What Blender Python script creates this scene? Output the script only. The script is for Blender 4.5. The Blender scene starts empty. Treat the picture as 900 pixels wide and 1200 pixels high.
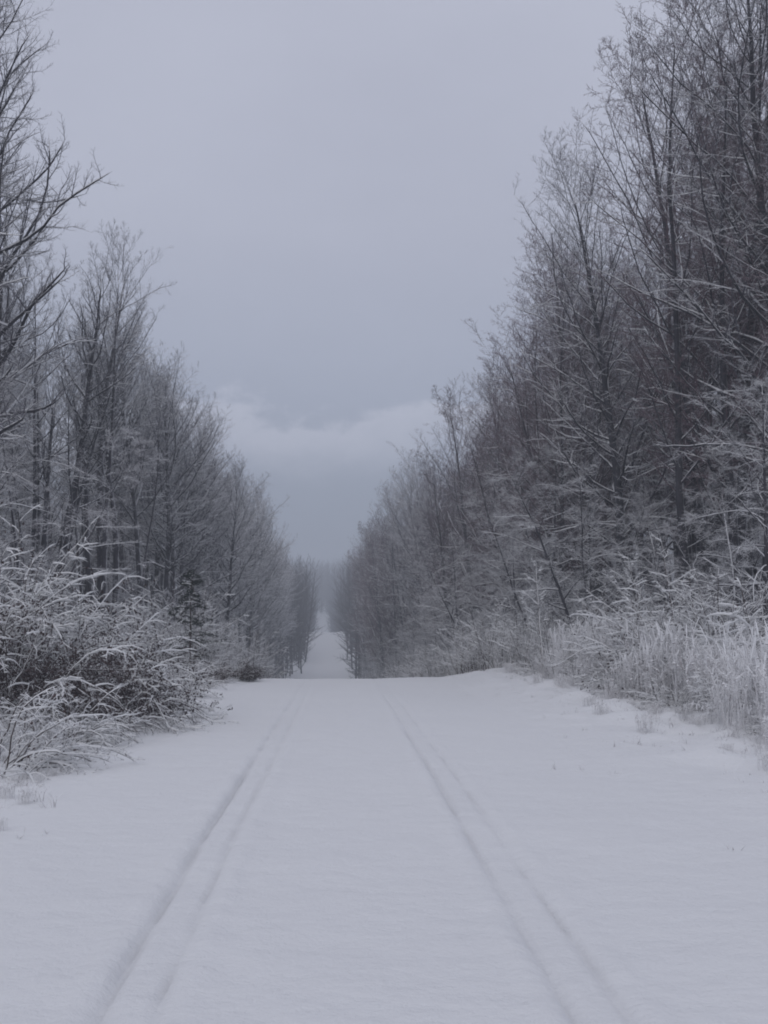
import bpy, math, time
import numpy as np
from mathutils import Vector
T0 = time.time()
scene = bpy.context.scene
COL = scene.collection
R = math.radians

# ------------------------------------------------------------------ camera
F = 1300.0            # focal length in photograph pixels (900 x 1200)
VPX, HY = 400.0, 732.0
EYE = 1.5
cam_d = bpy.data.cameras.new("camera")
cam = bpy.data.objects.new("camera", cam_d)
COL.objects.link(cam)
cam.location = (0, 0, EYE)
cam.rotation_euler = (R(90) + math.atan((HY - 600) / F), 0, -math.atan((450 - VPX) / F))
cam_d.sensor_fit = 'VERTICAL'
cam_d.sensor_height = 36
cam_d.lens = 36 * F / 1200
cam_d.clip_start = 0.05
cam_d.clip_end = 5000
scene.camera = cam

# ------------------------------------------------------------------ view
scene.view_settings.view_transform = 'Standard'
scene.view_settings.look = 'None'
scene.view_settings.exposure = 0.05
scene.view_settings.gamma = 1.0
scene.render.engine = 'CYCLES'
scene.cycles.use_denoising = True
scene.cycles.filter_width = 1.9
scene.cycles.max_bounces = 8
scene.cycles.diffuse_bounces = 4
scene.cycles.volume_bounces = 1

# ------------------------------------------------------------------ world: overcast sky
SUN_EL, SUN_ROT = R(35), R(200)
world = bpy.data.worlds.new("World")
scene.world = world
world.use_nodes = True
nt = world.node_tree
nt.nodes.clear()
def N(nt, kind, **kw):
    n = nt.nodes.new(kind)
    for k, v in kw.items():
        setattr(n, k, v)
    return n
def mathn(nt, op, a, b=None, c=None, clamp=False):
    n = nt.nodes.new('ShaderNodeMath'); n.operation = op; n.use_clamp = clamp
    for i, v in enumerate((a, b, c)):
        if v is None: continue
        if isinstance(v, (int, float)): n.inputs[i].default_value = v
        else: nt.links.new(v, n.inputs[i])
    return n.outputs[0]
def ramp(nt, fac, pts, interp='EASE'):
    n = nt.nodes.new('ShaderNodeValToRGB')
    cr = n.color_ramp; cr.interpolation = interp
    while len(cr.elements) < len(pts): cr.elements.new(0.5)
    for e, (p, c) in zip(cr.elements, pts):
        e.position = p; e.color = (*c, 1) if len(c) == 3 else c
    nt.links.new(fac, n.inputs[0])
    return n.outputs[0]
def mixc(nt, fac, a, b, blend='MIX'):
    n = nt.nodes.new('ShaderNodeMix'); n.data_type = 'RGBA'; n.blend_type = blend
    for s, v in ((n.inputs[0], fac), (n.inputs[6], a), (n.inputs[7], b)):
        if isinstance(v, (int, float)): s.default_value = v
        elif isinstance(v, tuple): s.default_value = (*v, 1)
        else: nt.links.new(v, s)
    return n.outputs[2]
out = N(nt, 'ShaderNodeOutputWorld')
bg = N(nt, 'ShaderNodeBackground')
bg.inputs[1].default_value = 0.1
sky = N(nt, 'ShaderNodeTexSky', sky_type='NISHITA')
sky.sun_disc = False
sky.sun_elevation = SUN_EL
sky.sun_rotation = SUN_ROT
sky.air_density = 1.0; sky.dust_density = 3.0
tc = N(nt, 'ShaderNodeTexCoord')
sep = N(nt, 'ShaderNodeSeparateXYZ')
nt.links.new(tc.outputs['Generated'], sep.inputs[0])
elev = sep.outputs[2]                                # sine of elevation
def wnoise(scale, zs, detail, rough=0.5, off=(0, 0, 0)):
    mp = N(nt, 'ShaderNodeMapping'); mp.inputs['Scale'].default_value = (scale, scale, scale * zs)
    mp.inputs['Location'].default_value = off
    nt.links.new(tc.outputs['Generated'], mp.inputs[0])
    n = N(nt, 'ShaderNodeTexNoise'); n.inputs['Scale'].default_value = 1
    n.inputs['Detail'].default_value = detail; n.inputs['Roughness'].default_value = rough
    nt.links.new(mp.outputs[0], n.inputs[0])
    return n.outputs[0]
# wide gradient: dim blue grey low down, paler overhead (an even cloud deck)
deck = ramp(nt, elev, [(0.0, (2.85, 3.25, 4.15)), (0.10, (2.95, 3.38, 4.3)), (0.20, (3.75, 4.12, 5.2)),
                       (0.34, (4.72, 4.95, 6.0)), (0.55, (5.05, 5.25, 6.3)), (1.0, (5.1, 5.3, 6.35))], 'LINEAR')
# soft unevenness
soft = wnoise(3.0, 2.2, 4, 0.5)
deckm = mixc(nt, 1.0, deck, ramp(nt, soft, [(0.3, (0.95, 0.95, 0.955)), (0.7, (1.05, 1.05, 1.045))], 'LINEAR'), 'MULTIPLY')
CLOUD_OFF = (8.1, 2.2, 0.4)
# low cloud bank with a billowy upper edge
edge = wnoise(6.5, 1.6, 6, 0.6, CLOUD_OFF)
top = mathn(nt, 'ADD', mathn(nt, 'MULTIPLY', mathn(nt, 'SUBTRACT', edge, 0.5), 0.23), 0.206)
d = mathn(nt, 'SUBTRACT', top, elev)                   # >0 inside the bank
inb = ramp(nt, d, [(0.0, (0, 0, 0)), (0.016, (1, 1, 1))], 'EASE')
fade = ramp(nt, d, [(0.0, (1, 1, 1)), (0.11, (0, 0, 0))], 'EASE')
bank = mathn(nt, 'MULTIPLY', inb, fade, clamp=True)
cloud = mixc(nt, mathn(nt, 'MULTIPLY', bank, 0.9), deckm, (5.4, 5.65, 6.75))
final = mixc(nt, 0.97, sky.outputs[0], cloud)
nt.links.new(final, bg.inputs[0])
nt.links.new(bg.outputs[0], out.inputs[0])

sun_d = bpy.data.lights.new("sun", 'SUN')
sun_d.energy = 0.5
sun_d.angle = R(40)
sun_d.color = (1.0, 0.97, 0.94)
sun = bpy.data.objects.new("sun", sun_d)
COL.objects.link(sun)
# nishita: rotation 0 puts the sun on +Y, turning clockwise seen from above
sd = Vector((math.sin(SUN_ROT) * math.cos(SUN_EL), math.cos(SUN_ROT) * math.cos(SUN_EL), math.sin(SUN_EL)))
sun.rotation_euler = (-sd).to_track_quat('-Z', 'Y').to_euler()
sun.location = (0, -10, 40)

# ------------------------------------------------------------------ materials
def principled(name, rough=0.85, spec=0.2):
    m = bpy.data.materials.new(name); m.use_nodes = True
    t = m.node_tree; b = t.nodes['Principled BSDF']
    b.inputs['Roughness'].default_value = rough
    b.inputs['Specular IOR Level'].default_value = spec
    return m, t, b
SNOW = (0.85, 0.85, 0.855)
def tnoise(t, scale, detail=3, rough=0.5, vec=None, zs=1.0):
    n = N(t, 'ShaderNodeTexNoise'); n.inputs['Scale'].default_value = scale
    n.inputs['Detail'].default_value = detail; n.inputs['Roughness'].default_value = rough
    if vec is not None:
        if zs != 1.0:
            mp = N(t, 'ShaderNodeMapping'); mp.inputs['Scale'].default_value = (1, 1, zs)
            t.links.new(vec, mp.inputs[0]); vec = mp.outputs[0]
        t.links.new(vec, n.inputs['Vector'])
    return n.outputs[0]
def wood_material(name, dark, light, snow_lo, snow_hi, plaster=0.0, nscale=6.0, rnd=True, speck=0.35, cover=1.0):
    """bark or twig; snow lies where the surface faces up, and sticks to the windward side"""
    m, t, b = principled(name, 0.9, 0.1)
    geo = N(t, 'ShaderNodeNewGeometry')
    oi = N(t, 'ShaderNodeObjectInfo')
    pos = geo.outputs['Position']
    n1 = tnoise(t, nscale, 4, 0.6, pos, 0.35)
    bark = mixc(t, n1, dark, light)
    if rnd:
        tint = ramp(t, oi.outputs['Random'], [(0.0, (0.75, 0.74, 0.78)), (0.5, (1.0, 1.0, 1.0)), (1.0, (1.2, 1.1, 1.12))], 'LINEAR')
        bark = mixc(t, 1.0, bark, tint, 'MULTIPLY')
    sp = N(t, 'ShaderNodeSeparateXYZ'); t.links.new(geo.outputs['Normal'], sp.inputs[0])
    n2 = tnoise(t, 9.0, 2, 0.6, pos)
    n3 = tnoise(t, 0.35, 2, 0.5, pos)
    up = mathn(t, 'ADD', sp.outputs[2], mathn(t, 'MULTIPLY', mathn(t, 'SUBTRACT', n2, 0.5), speck * 2))
    up = mathn(t, 'ADD', up, mathn(t, 'MULTIPLY', mathn(t, 'SUBTRACT', n3, 0.5), 0.9))
    mr = N(t, 'ShaderNodeMapRange'); mr.interpolation_type = 'SMOOTHSTEP'
    t.links.new(up, mr.inputs[0]); mr.inputs[1].default_value = snow_lo; mr.inputs[2].default_value = snow_hi
    fac = mr.outputs[0]
    if plaster:
        dt = N(t, 'ShaderNodeVectorMath', operation='DOT_PRODUCT')
        t.links.new(geo.outputs['Normal'], dt.inputs[0]); dt.inputs[1].default_value = (0.95, 0.0, 0.2)
        w = mathn(t, 'ADD', dt.outputs['Value'], mathn(t, 'MULTIPLY', mathn(t, 'SUBTRACT', tnoise(t, 5, 4, 0.65, pos, 0.5), 0.5), 1.4))
        mr2 = N(t, 'ShaderNodeMapRange'); mr2.interpolation_type = 'SMOOTHSTEP'
        t.links.new(w, mr2.inputs[0]); mr2.inputs[1].default_value = 0.65; mr2.inputs[2].default_value = 1.05
        fac = mathn(t, 'MAXIMUM', fac, mathn(t, 'MULTIPLY', mr2.outputs[0], plaster))
    if cover != 1.0: fac = mathn(t, 'MULTIPLY', fac, cover)
    t.links.new(mixc(t, fac, bark, SNOW), b.inputs['Base Color'])
    return m
M_TRUNK = wood_material('bark_snow_dusted', (0.026, 0.026, 0.032), (0.085, 0.083, 0.095), 0.15, 0.55, plaster=0.55)
M_TWIG = wood_material('twigs_snow_dusted', (0.066, 0.068, 0.082), (0.135, 0.136, 0.158), 0.0, 0.7, rnd=True)
M_TWIG_SNOWY = wood_material('twigs_snow_laden', (0.07, 0.072, 0.084), (0.145, 0.145, 0.165), -0.3, 0.65, rnd=True, cover=0.75)
M_TWIG_BARE = wood_material('twigs_reddish', (0.100, 0.072, 0.084), (0.172, 0.128, 0.144), 0.3, 1.1, rnd=True)
M_FAR = wood_material('far_twigs', (0.05, 0.048, 0.054), (0.11, 0.10, 0.11), 0.5, 1.2, rnd=False)
M_CANE = wood_material('cane_bark', (0.035, 0.028, 0.026), (0.11, 0.085, 0.075), 0.1, 0.6, rnd=True)
M_BRAMBLE = wood_material('bramble_twigs', (0.035, 0.031, 0.036), (0.09, 0.078, 0.084), 0.55, 1.2, rnd=True)
M_LEAF = wood_material('withered_leaves', (0.040, 0.032, 0.034), (0.10, 0.078, 0.075), 0.55, 1.1, rnd=True, speck=0.3)
M_NEEDLE = wood_material('dark_needles', (0.018, 0.024, 0.022), (0.045, 0.055, 0.048), 0.45, 1.0, rnd=False)
M_WEED = wood_material('frosted_weed', (0.17, 0.16, 0.16), (0.34, 0.32, 0.32), -0.95, 0.4, rnd=True, speck=0.7, nscale=9, cover=0.9)
M_PLUME = wood_material('snowy_plumes', (0.22, 0.20, 0.19), (0.40, 0.37, 0.36), -0.95, 0.15, rnd=True, speck=0.6, nscale=9, cover=0.97)

def snow_material(name, track=False, litter=False):
    m, t, b = principled(name, 0.75, 0.25)
    geo = N(t, 'ShaderNodeNewGeometry'); pos = geo.outputs['Position']
    big = tnoise(t, 0.7, 4, 0.55, pos)
    col = mixc(t, big, (0.80, 0.80, 0.80), (0.84, 0.84, 0.835))
    if track:
        at = N(t, 'ShaderNodeAttribute', attribute_name='track')
        nn = tnoise(t, 14, 3, 0.6, pos)
        f = mathn(t, 'MULTIPLY', at.outputs['Fac'], mathn(t, 'ADD', nn, 0.35), clamp=True)
        col = mixc(t, mathn(t, 'MULTIPLY', f, 0.20), col, (0.42, 0.42, 0.44))
    if litter:
        at = N(t, 'ShaderNodeAttribute', attribute_name='litter')
        nn = tnoise(t, 7, 4, 0.7, pos)
        mr = N(t, 'ShaderNodeMapRange'); t.links.new(mathn(t, 'ADD', nn, mathn(t, 'MULTIPLY', at.outputs['Fac'], 0.42)), mr.inputs[0])
        mr.inputs[1].default_value = 0.66; mr.inputs[2].default_value = 0.80
        col = mixc(t, mathn(t, 'MULTIPLY', mr.outputs[0], 0.85), col, (0.10, 0.082, 0.072))
    t.links.new(col, b.inputs['Base Color'])
    h = mathn(t, 'ADD', mathn(t, 'MULTIPLY', tnoise(t, 3.6, 5, 0.6, pos), 1.0), mathn(t, 'MULTIPLY', tnoise(t, 42, 3, 0.6, pos), 0.16))
    bp = N(t, 'ShaderNodeBump'); bp.inputs['Strength'].default_value = 0.85; bp.inputs['Distance'].default_value = 0.045
    t.links.new(h, bp.inputs['Height']); t.links.new(bp.outputs[0], b.inputs['Normal'])
    return m
M_SNOW_GROUND = snow_material('snow_on_verge', litter=True)
M_SNOW_ROAD = snow_material('snow_on_road', track=True)
M_SNOW = snow_material('fresh_snow')

# ------------------------------------------------------------------ object helpers
def mesh_np(name, V, Fc, mat, smooth=False):
    me = bpy.data.meshes.new(name)
    V = np.ascontiguousarray(V, np.float32); Fc = np.ascontiguousarray(Fc, np.int32)
    k = Fc.shape[1]
    me.vertices.add(len(V)); me.vertices.foreach_set('co', V.ravel())
    me.loops.add(len(Fc) * k); me.loops.foreach_set('vertex_index', Fc.ravel())
    me.polygons.add(len(Fc))
    me.polygons.foreach_set('loop_start', np.arange(0, len(Fc) * k, k, dtype=np.int32))
    me.polygons.foreach_set('use_smooth', np.full(len(Fc), smooth))
    me.update(calc_edges=True)
    me.materials.append(mat)
    return me
def ob(name, me, parent=None, **props):
    o = bpy.data.objects.new(name, me); COL.objects.link(o)
    if parent is not None: o.parent = parent
    for k, v in props.items(): o[k] = v
    return o
def thing(name, label, cat, group=None, loc=(0, 0, 0)):
    o = bpy.data.objects.new(name, None); COL.objects.link(o)
    o.empty_display_size = 0.3; o.location = loc
    o['label'] = label; o['category'] = cat
    if group: o['group'] = group
    return o

# ------------------------------------------------------------------ value noise
_rs = np.random.RandomState(5); _LAT = _rs.rand(256, 256)
def vnoise(x, y, s=1.0, o=0.0):
    x = np.asarray(x, float) * s + o; y = np.asarray(y, float) * s + o * 1.7
    xi = np.floor(x).astype(int); yi = np.floor(y).astype(int)
    fx = x - xi; fy = y - yi
    fx = fx * fx * (3 - 2 * fx); fy = fy * fy * (3 - 2 * fy)
    a = _LAT[xi & 255, yi & 255]; b = _LAT[(xi + 1) & 255, yi & 255]
    c = _LAT[xi & 255, (yi + 1) & 255]; d_ = _LAT[(xi + 1) & 255, (yi + 1) & 255]
    return (a * (1 - fx) + b * fx) * (1 - fy) + (c * (1 - fx) + d_ * fx) * fy - 0.5
def sst(a, b, x):
    t = np.clip((x - a) / (b - a), 0, 1); return t * t * (3 - 2 * t)

# ------------------------------------------------------------------ terrain
_ty = np.arange(-400, 1600, 2.0)
def _prof(pts, w):
    z = np.interp(_ty, [p[0] for p in pts], [p[1] for p in pts])
    k = np.hanning(w); k /= k.sum()
    return np.convolve(np.pad(z, (w, w), 'edge'), k, 'same')[w:-w]
_zr = _prof([(-400, 1.0), (-60, 0.0), (33.5, 0.0), (60, -2.2), (100, -6.2), (140, -9.8), (170, -10.9), (200, -8.6), (298, -0.35),
             (325, -1.6), (400, -6.5), (470, -6.8), (520, -1.4), (640, 12.0), (720, 20), (780, 23), (1600, 20)], 11)
_zs = _prof([(-400, 1.0), (40, 0.3), (100, -1.6), (150, -3.0), (190, -3.4), (240, -2.0), (300, 1.0), (400, -3.0), (470, -3.0), (520, 1.0),
             (640, 13.5), (720, 22), (780, 25), (1600, 22)], 21)
def xcen(y): return -np.maximum(np.asarray(y, float) - 55, 0) * 0.0190
def road_z(y): return np.interp(y, _ty, _zr)
LT = lambda y: np.interp(y, [0, 5, 9, 60], [-0.735, -0.83, -0.87, -0.87])   # middle of left wheel rut
RT = lambda y: np.interp(y, [0, 5, 12, 60], [0.99, 1.02, 1.05, 1.0])
def tracks(x, y):
    dz = np.zeros_like(x); tr = np.zeros_like(x)
    fadey = 1 - 0.85 * sst(10, 30, y)
    for c, wob, s in ((LT(y), 0.0, 1.0), (RT(y), 9.0, 0.85)):
        u = x - c - 0.03 * vnoise(0 * y + wob, y, 0.25, 3)
        for off, w, dep in ((-0.105, 0.025, 1.3), (0.105, 0.019, 0.9)):
            e = np.exp(-((u - off) / w) ** 2)
            brk = np.clip(0.7 + 1.1 * (vnoise(0 * y + wob + off * 40, y, 0.8, 11) + 0.2) + 1.3 * vnoise(x * 6, y * 3.2, 1.0, 15), 0.05, 2.2)
            dz -= 0.024 * e * dep * s * fadey * brk; tr += e * dep * s * fadey * brk
        inside = np.exp(-(u / 0.15) ** 4)
        dz -= (0.009 + 0.012 * vnoise(x * 9, y * 7, 1.0, 19)) * inside * s * fadey; tr += 0.16 * inside * fadey
        rim = np.exp(-((np.abs(u) - 0.215) / 0.05) ** 2); dz += (0.010 + 0.02 * vnoise(x * 5, y * 5, 1.0, 23)) * rim * s * fadey
        # older rut nearly snowed over, running a hand's width inside
        u2 = u + (0.36 if c.flat[0] > 0 else -0.34)
        e = np.exp(-(u2 / 0.05) ** 2) * (0.45 + vnoise(0 * y + 5 + wob, y, 0.4, 31)); dz -= 0.006 * e * fadey; tr += 0.08 * e * fadey
    return dz, np.clip(tr, 0, 1.3)
def base_h(x, y):
    x = np.asarray(x, float); y = np.asarray(y, float)
    dx = x - xcen(y); a = np.abs(dx)
    zr = np.interp(y, _ty, _zr); zs = np.interp(y, _ty, _zs)
    zs = zs + np.where(dx > 0, 1.1 * sst(6, 16, dx) * sst(10, 20, y), 0.2 * sst(6, 14, -dx))
    s = sst(5.6, 13.5, a)
    z = zr * (1 - s) + zs * s
    v = sst(2.4, 4.6, a)
    z += v * (0.13 * vnoise(x, y, 1.1, 7) + 0.11 * vnoise(x, y, 3.3, 17) * (1 + 0.8 * sst(3.6, 5, a)) + 0.45 * vnoise(x, y, 0.16, 27) * s)
    z += np.where(dx > 0, 0.20 * sst(2.6, 4.8, dx), 0.10 * sst(2.3, 3.4, -dx)) * sst(12, 26, y)
    z += 0.35 * sst(3.3, 5.2, -dx) * (1 - sst(34, 60, y))          # low bank under the left-hand bushes
    z += 0.16 * vnoise(x, y, 0.42, 71) * sst(20, 30, y) * (1 - sst(40, 60, y))
    z += 0.025 * vnoise(x, y, 0.5, 41) + 0.018 * vnoise(x, y, 2.1, 51)
    return z
def gh(x, y):
    return float(base_h(np.array([x]), np.array([y]))[0])
def axis(parts):
    out = []
    for a, b, st in parts:
        n = max(1, int(round((b - a) / st))); out.append(np.linspace(a, b, n, endpoint=False))
    out.append([parts[-1][1]]); return np.concatenate(out)
def grid(name, xs, ys, fn, mat):
    X, Y = np.meshgrid(xs, ys); res = fn(X, Y)
    nx, ny = len(xs), len(ys)
    V = np.stack([res[0], res[1], res[2]], -1).reshape(-1, 3)
    i = np.arange(nx - 1)[None, :] + np.arange(ny - 1)[:, None] * nx
    Fc = np.stack([i, i + 1, i + 1 + nx, i + nx], -1).reshape(-1, 4)
    me = mesh_np(name, V, Fc, mat, True)
    for an, av in res[3].items():
        at = me.attributes.new(an, 'FLOAT', 'POINT'); at.data.foreach_set('value', av.astype(np.float32).ravel())
    return me
RW0, RW1 = -2.7, 3.1      # road sheet edges about the centre line
def ground_fn(U, Y):
    X = U + xcen(Y)
    z = base_h(X, Y)
    z = z - 0.06 * sst(RW0, RW0 + 0.9, U) * (1 - sst(RW1 - 0.9, RW1, U))
    lit = sst(7.5, 10.5, np.abs(U))
    return X, Y, z, {'litter': lit}
gx = axis([(-900, -200, 50), (-200, -60, 12), (-60, -14, 2.2), (-14, -7, 0.45), (-7, -2.2, 0.12), (-2.2, 2.6, 0.6), (2.6, 7, 0.12),
           (7, 14, 0.45), (14, 60, 2.2), (60, 200, 12), (200, 900, 50)])
gy = axis([(-200, -20, 12), (-20, 2, 1.0), (2, 26, 0.2), (26, 60, 0.5), (60, 150, 2), (150, 760, 5), (760, 1500, 40)])
ob('ground', grid('ground', gx, gy, ground_fn, M_SNOW_GROUND), kind='structure')
def road_fn(U, Y):
    X = U + xcen(Y)
    dz, tr = tracks(X, Y)
    z = base_h(X, Y) + dz
    e = (1 - sst(RW0, RW0 + 0.5, U)) + sst(RW1 - 0.5, RW1, U)
    z = z - 0.012 * e
    return X, Y, z, {'track': tr}
rx = axis([(RW0, -1.5, 0.1), (-1.5, -0.4, 0.025), (-0.4, 0.45, 0.08), (0.45, 1.45, 0.025), (1.45, RW1, 0.1)])
ry = axis([(-60, 2, 2), (2, 16, 0.08), (16, 40, 0.25), (40, 150, 1.5), (150, 740, 4)])
ob('snowy_road', grid('snowy_road', rx, ry, road_fn, M_SNOW_ROAD), kind='structure')

# ------------------------------------------------------------------ branch geometry (vectorised)
def nrm(v): return v / np.maximum(np.linalg.norm(v, axis=-1, keepdims=True), 1e-9)
def tube(P, Rr, sides, tip=True):
    """P (n,p,3) polylines, Rr (n,p) radii -> verts, tris"""
    n, p, _ = P.shape
    T = np.empty_like(P); T[:, 1:-1] = P[:, 2:] - P[:, :-2]; T[:, 0] = P[:, 1] - P[:, 0]; T[:, -1] = P[:, -1] - P[:, -2]
    T = nrm(T)
    ref = np.where(np.abs(T[:, :1, 2:3]) > 0.9, np.array([1.0, 0, 0]), np.array([0, 0, 1.0]))
    A = nrm(np.cross(T, np.broadcast_to(ref, T.shape))); B = np.cross(T, A)
    ang = np.arange(sides) / sides * 2 * math.pi + 0.4
    q = p - 1 if tip else p
    ring = (P[:, :q, None] + (A[:, :q, None] * np.cos(ang)[:, None] + B[:, :q, None] * np.sin(ang)[:, None]) * Rr[:, :q, None, None])
    V = ring.reshape(n, q * sides, 3)
    if tip: V = np.concatenate([V, P[:, -1:]], 1)
    fs = []
    j = np.arange(sides); j2 = (j + 1) % sides
    for k in range(q - 1):
        a = k * sides + j; b = k * sides + j2; c = b + sides; d_ = a + sides
        fs.append(np.stack([a, b, c], -1)); fs.append(np.stack([a, c, d_], -1))
    if tip:
        k = q - 1; fs.append(np.stack([k * sides + j, k * sides + j2, np.full(sides, q * sides)], -1))
    Fl = np.concatenate(fs); m = V.shape[1]
    Fa = (Fl[None] + (np.arange(n) * m)[:, None, None]).reshape(-1, 3)
    return V.reshape(-1, 3), Fa
class Acc:
    def __init__(s): s.V = []; s.F = []; s.n = 0
    def add(s, V, Fc):
        s.V.append(V); s.F.append(Fc + s.n); s.n += len(V)
    def tube(s, P, Rr, sides, tip=True):
        if len(P): s.add(*tube(P, Rr, sides, tip))
    def mesh(s, name, mat, smooth=False):
        return mesh_np(name, np.concatenate(s.V), np.concatenate(s.F), mat, smooth)
def grow(rng, start, d0, L, p, trop, wob):
    """polylines from start along d0 (n,3), bending by trop (n,3 or scalar z) and wobble"""
    n = len(start); P = np.empty((n, p, 3)); P[:, 0] = start
    d_ = nrm(d0.copy()); st = (L / (p - 1))[:, None]
    tv = np.zeros((n, 3)); tv[:, 2] = trop
    for k in range(1, p):
        d_ = nrm(d_ + tv / (p - 1) + rng.normal(0, wob, (n, 3)))
        P[:, k] = P[:, k - 1] + d_ * st
    return P
def spawn(rng, P, Rr, L, n, t0, t1, ang, ratio, p, trop, wob, planar, rmin, rk=0.6, tiplen=0.35, golden=False):
    m, q, _ = P.shape
    t = t0 + (t1 - t0) * (np.arange(n)[None] + rng.rand(m, n)) / n
    f = t * (q - 1); i = np.minimum(f.astype(int), q - 2); w = (f - i)[..., None]
    I = np.arange(m)[:, None]
    pos = P[I, i] * (1 - w) + P[I, i + 1] * w
    T = nrm(P[I, i + 1] - P[I, i])
    rad = Rr[I, i] * (1 - w[..., 0]) + Rr[I, i + 1] * w[..., 0]
    up = np.where(np.abs(T[..., 2:3]) > 0.93, np.array([1.0, 0, 0]), np.array([0, 0, 1.0]))
    S = nrm(np.cross(T, up)); Q = np.cross(S, T)
    if golden: ph = np.arange(n)[None] * 2.39996 + rng.rand(m, 1) * 6.28 + rng.normal(0, 0.35, (m, n))
    else: ph = (np.arange(n)[None] % 2) * math.pi + rng.normal(0, planar, (m, n))
    D = S * np.cos(ph)[..., None] + Q * np.sin(ph)[..., None]
    a = (ang(t) if callable(ang) else ang) * (1 + rng.normal(0, 0.16, (m, n)))
    D = T * np.cos(a)[..., None] + D * np.sin(a)[..., None]
    lr = ratio(t) if callable(ratio) else ratio * (1 - (1 - tiplen) * (t - t0) / max(t1 - t0, 1e-6))
    Ln = L[:, None] * lr * rng.uniform(0.6, 1.25, (m, n))
    start = pos.reshape(-1, 3); D = D.reshape(-1, 3); Ln = Ln.ravel()
    Pc = grow(rng, start, D, Ln, p, trop, wob)
    r0 = np.maximum(np.minimum(rad.ravel() * rk, 0.022 * Ln + rmin * 0.5), rmin)
    tap = np.linspace(1, 0.3, p)
    return Pc, r0[:, None] * tap[None], Ln
def snow_on(acc, P, Rr, sides=4, k=1.05, add=0.005, lift=0.75):
    T = nrm(np.concatenate([P[:, 1:] - P[:, :-1], P[:, -1:] - P[:, -2:-1]], 1))
    flat = np.clip(1.15 - 1.25 * np.abs(T[..., 2]), 0, 1)
    r = (Rr * k + add) * flat + 0.0004
    Q = P.copy(); Q[..., 2] += Rr * lift + add * 0.4
    acc.tube(Q, r, sides, True)

def make_tree(seed, H=18., stems=1, lean=0.03, spread=0.0, r0=0.2, base=0.35, n1=46, a_lo=75, a_hi=28, Lr=0.2, trop1=0.5,
              n2=10, n3=7, n4=3, twig='M', trop2=0.25, leanx=0.0, prof=None, t2r=0.42, tw=0.0048, cap=0.6, rk=0.46, er=0.21, ezc=0.60, ezh=0.40):
    """returns trunk, crown and snow meshes"""
    rng = np.random.RandomState(seed)
    tr, cr, sn = Acc(), Acc(), Acc()
    def fit(P, lo=0.12, soft=1.0):
        # branches stop at the lobed outline of a grown crown
        tip = P[:, -1]; x, y, z = tip[:, 0], tip[:, 1], tip[:, 2] / H
        az_ = np.arctan2(y, x)
        lob = 1 + 0.16 * np.sin(az_ * 3 + seed) * np.cos(z * 13 + seed * 1.3) + 0.10 * np.sin(az_ * 7 + z * 23 + seed)
        e = ((np.hypot(x, y) / (er * H)) ** 2.8 + np.abs((z - ezc) / ezh) ** 2.8) ** (1 / 2.8) / lob
        f = np.clip(rng.uniform(0.80, 1.02, len(P)) * soft / np.maximum(e, 1e-3), lo, 1.0)
        return P[:, :1] + (P - P[:, :1]) * f[:, None, None]
    for s in range(stems):
        h = H * (1 if s == 0 else rng.uniform(0.72, 0.98)); rr = r0 * (1 if s == 0 else rng.uniform(0.55, 0.9))
        az = s * 2.4 + rng.rand()
        off = np.array([math.cos(az), math.sin(az), 0]) * (0 if stems == 1 else 0.28 + 0.3 * rng.rand() * (spread > 0))
        d0 = np.array([[math.cos(az) * spread + rng.normal(0, lean) + leanx, math.sin(az) * spread + rng.normal(0, lean), 1.0]])
        p = 14
        P = grow(rng, off[None], d0, np.array([h * 0.92]), p, 0.3 if spread else 0.0, 0.035)
        tt = np.linspace(0, 1, p)
        Rr = (rr * (1 - 0.93 * tt ** 1.15) + rr * 0.35 * np.exp(-tt * 30))[None]
        P[:, 0, 2] -= 0.5
        tr.tube(P, Rr, 8)
        L = np.array([h])
        ang = lambda t: np.radians(a_lo + (a_hi - a_lo) * np.clip((t - base) / (1 - base), 0, 1) ** 0.8)
        if prof is None:
            pf = lambda t: Lr * np.interp((t - base) / (1 - base), [0, 0.12, 0.4, 0.75, 1], [0.55, 0.95, 1.0, 0.62, 0.22])
        else:
            pf = lambda t: Lr * np.interp((t - base) / (1 - base), prof[0], prof[1])
        k1 = n1 if s == 0 else int(n1 * 0.7)
        P1, R1, L1 = spawn(rng, P, Rr, L, k1, base, 0.985, ang, pf, 9, trop1, 0.115, 0, 0.010, rk, golden=True)
        P1 = fit(P1, 0.2); L1 = np.linalg.norm(P1[:, -1] - P1[:, 0], axis=1)
        tr.tube(P1, R1, 5)
        kk = rng.rand(len(P1)) < cap
        snow_on(sn, P1[kk], R1[kk])
        P2, R2, L2 = spawn(rng, P1, R1, L1, n2, 0.16, 0.97, R(50), t2r, 6, trop2, 0.13, 0.7, tw * 1.3, 0.6)
        P2 = fit(P2, 0.2, 1.03); L2 = np.maximum(np.linalg.norm(P2[:, -1] - P2[:, 0], axis=1), 0.6)
        cr.tube(P2, R2, 3)
        big = (L2 > np.percentile(L2, 35)) & (rng.rand(len(L2)) < cap)
        snow_on(sn, P2[big], R2[big], 3, 1.0, 0.003)
        P3, R3, L3 = spawn(rng, P2, R2, L2, n3, 0.12, 0.98, R(48), 0.42, 3, trop2, 0.14, 0.8, tw, 0.7)
        cr.tube(P3, R3, 3)
        if n4:
            P4, R4, L4 = spawn(rng, P3, R3, L3, n4, 0.15, 0.95, R(46), 0.5, 2, 0.1, 0.05, 1.0, tw * 0.85, 0.8)
            cr.tube(P4, R4, 3)
    mat = {'M': M_TWIG, 'S': M_TWIG_SNOWY, 'B': M_TWIG_BARE}[twig]
    return {'trunk': tr.mesh('trunk', M_TRUNK, True), 'crown': cr.mesh('crown', mat), 'snow_layer': sn.mesh('snow_layer', M_SNOW)}

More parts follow.
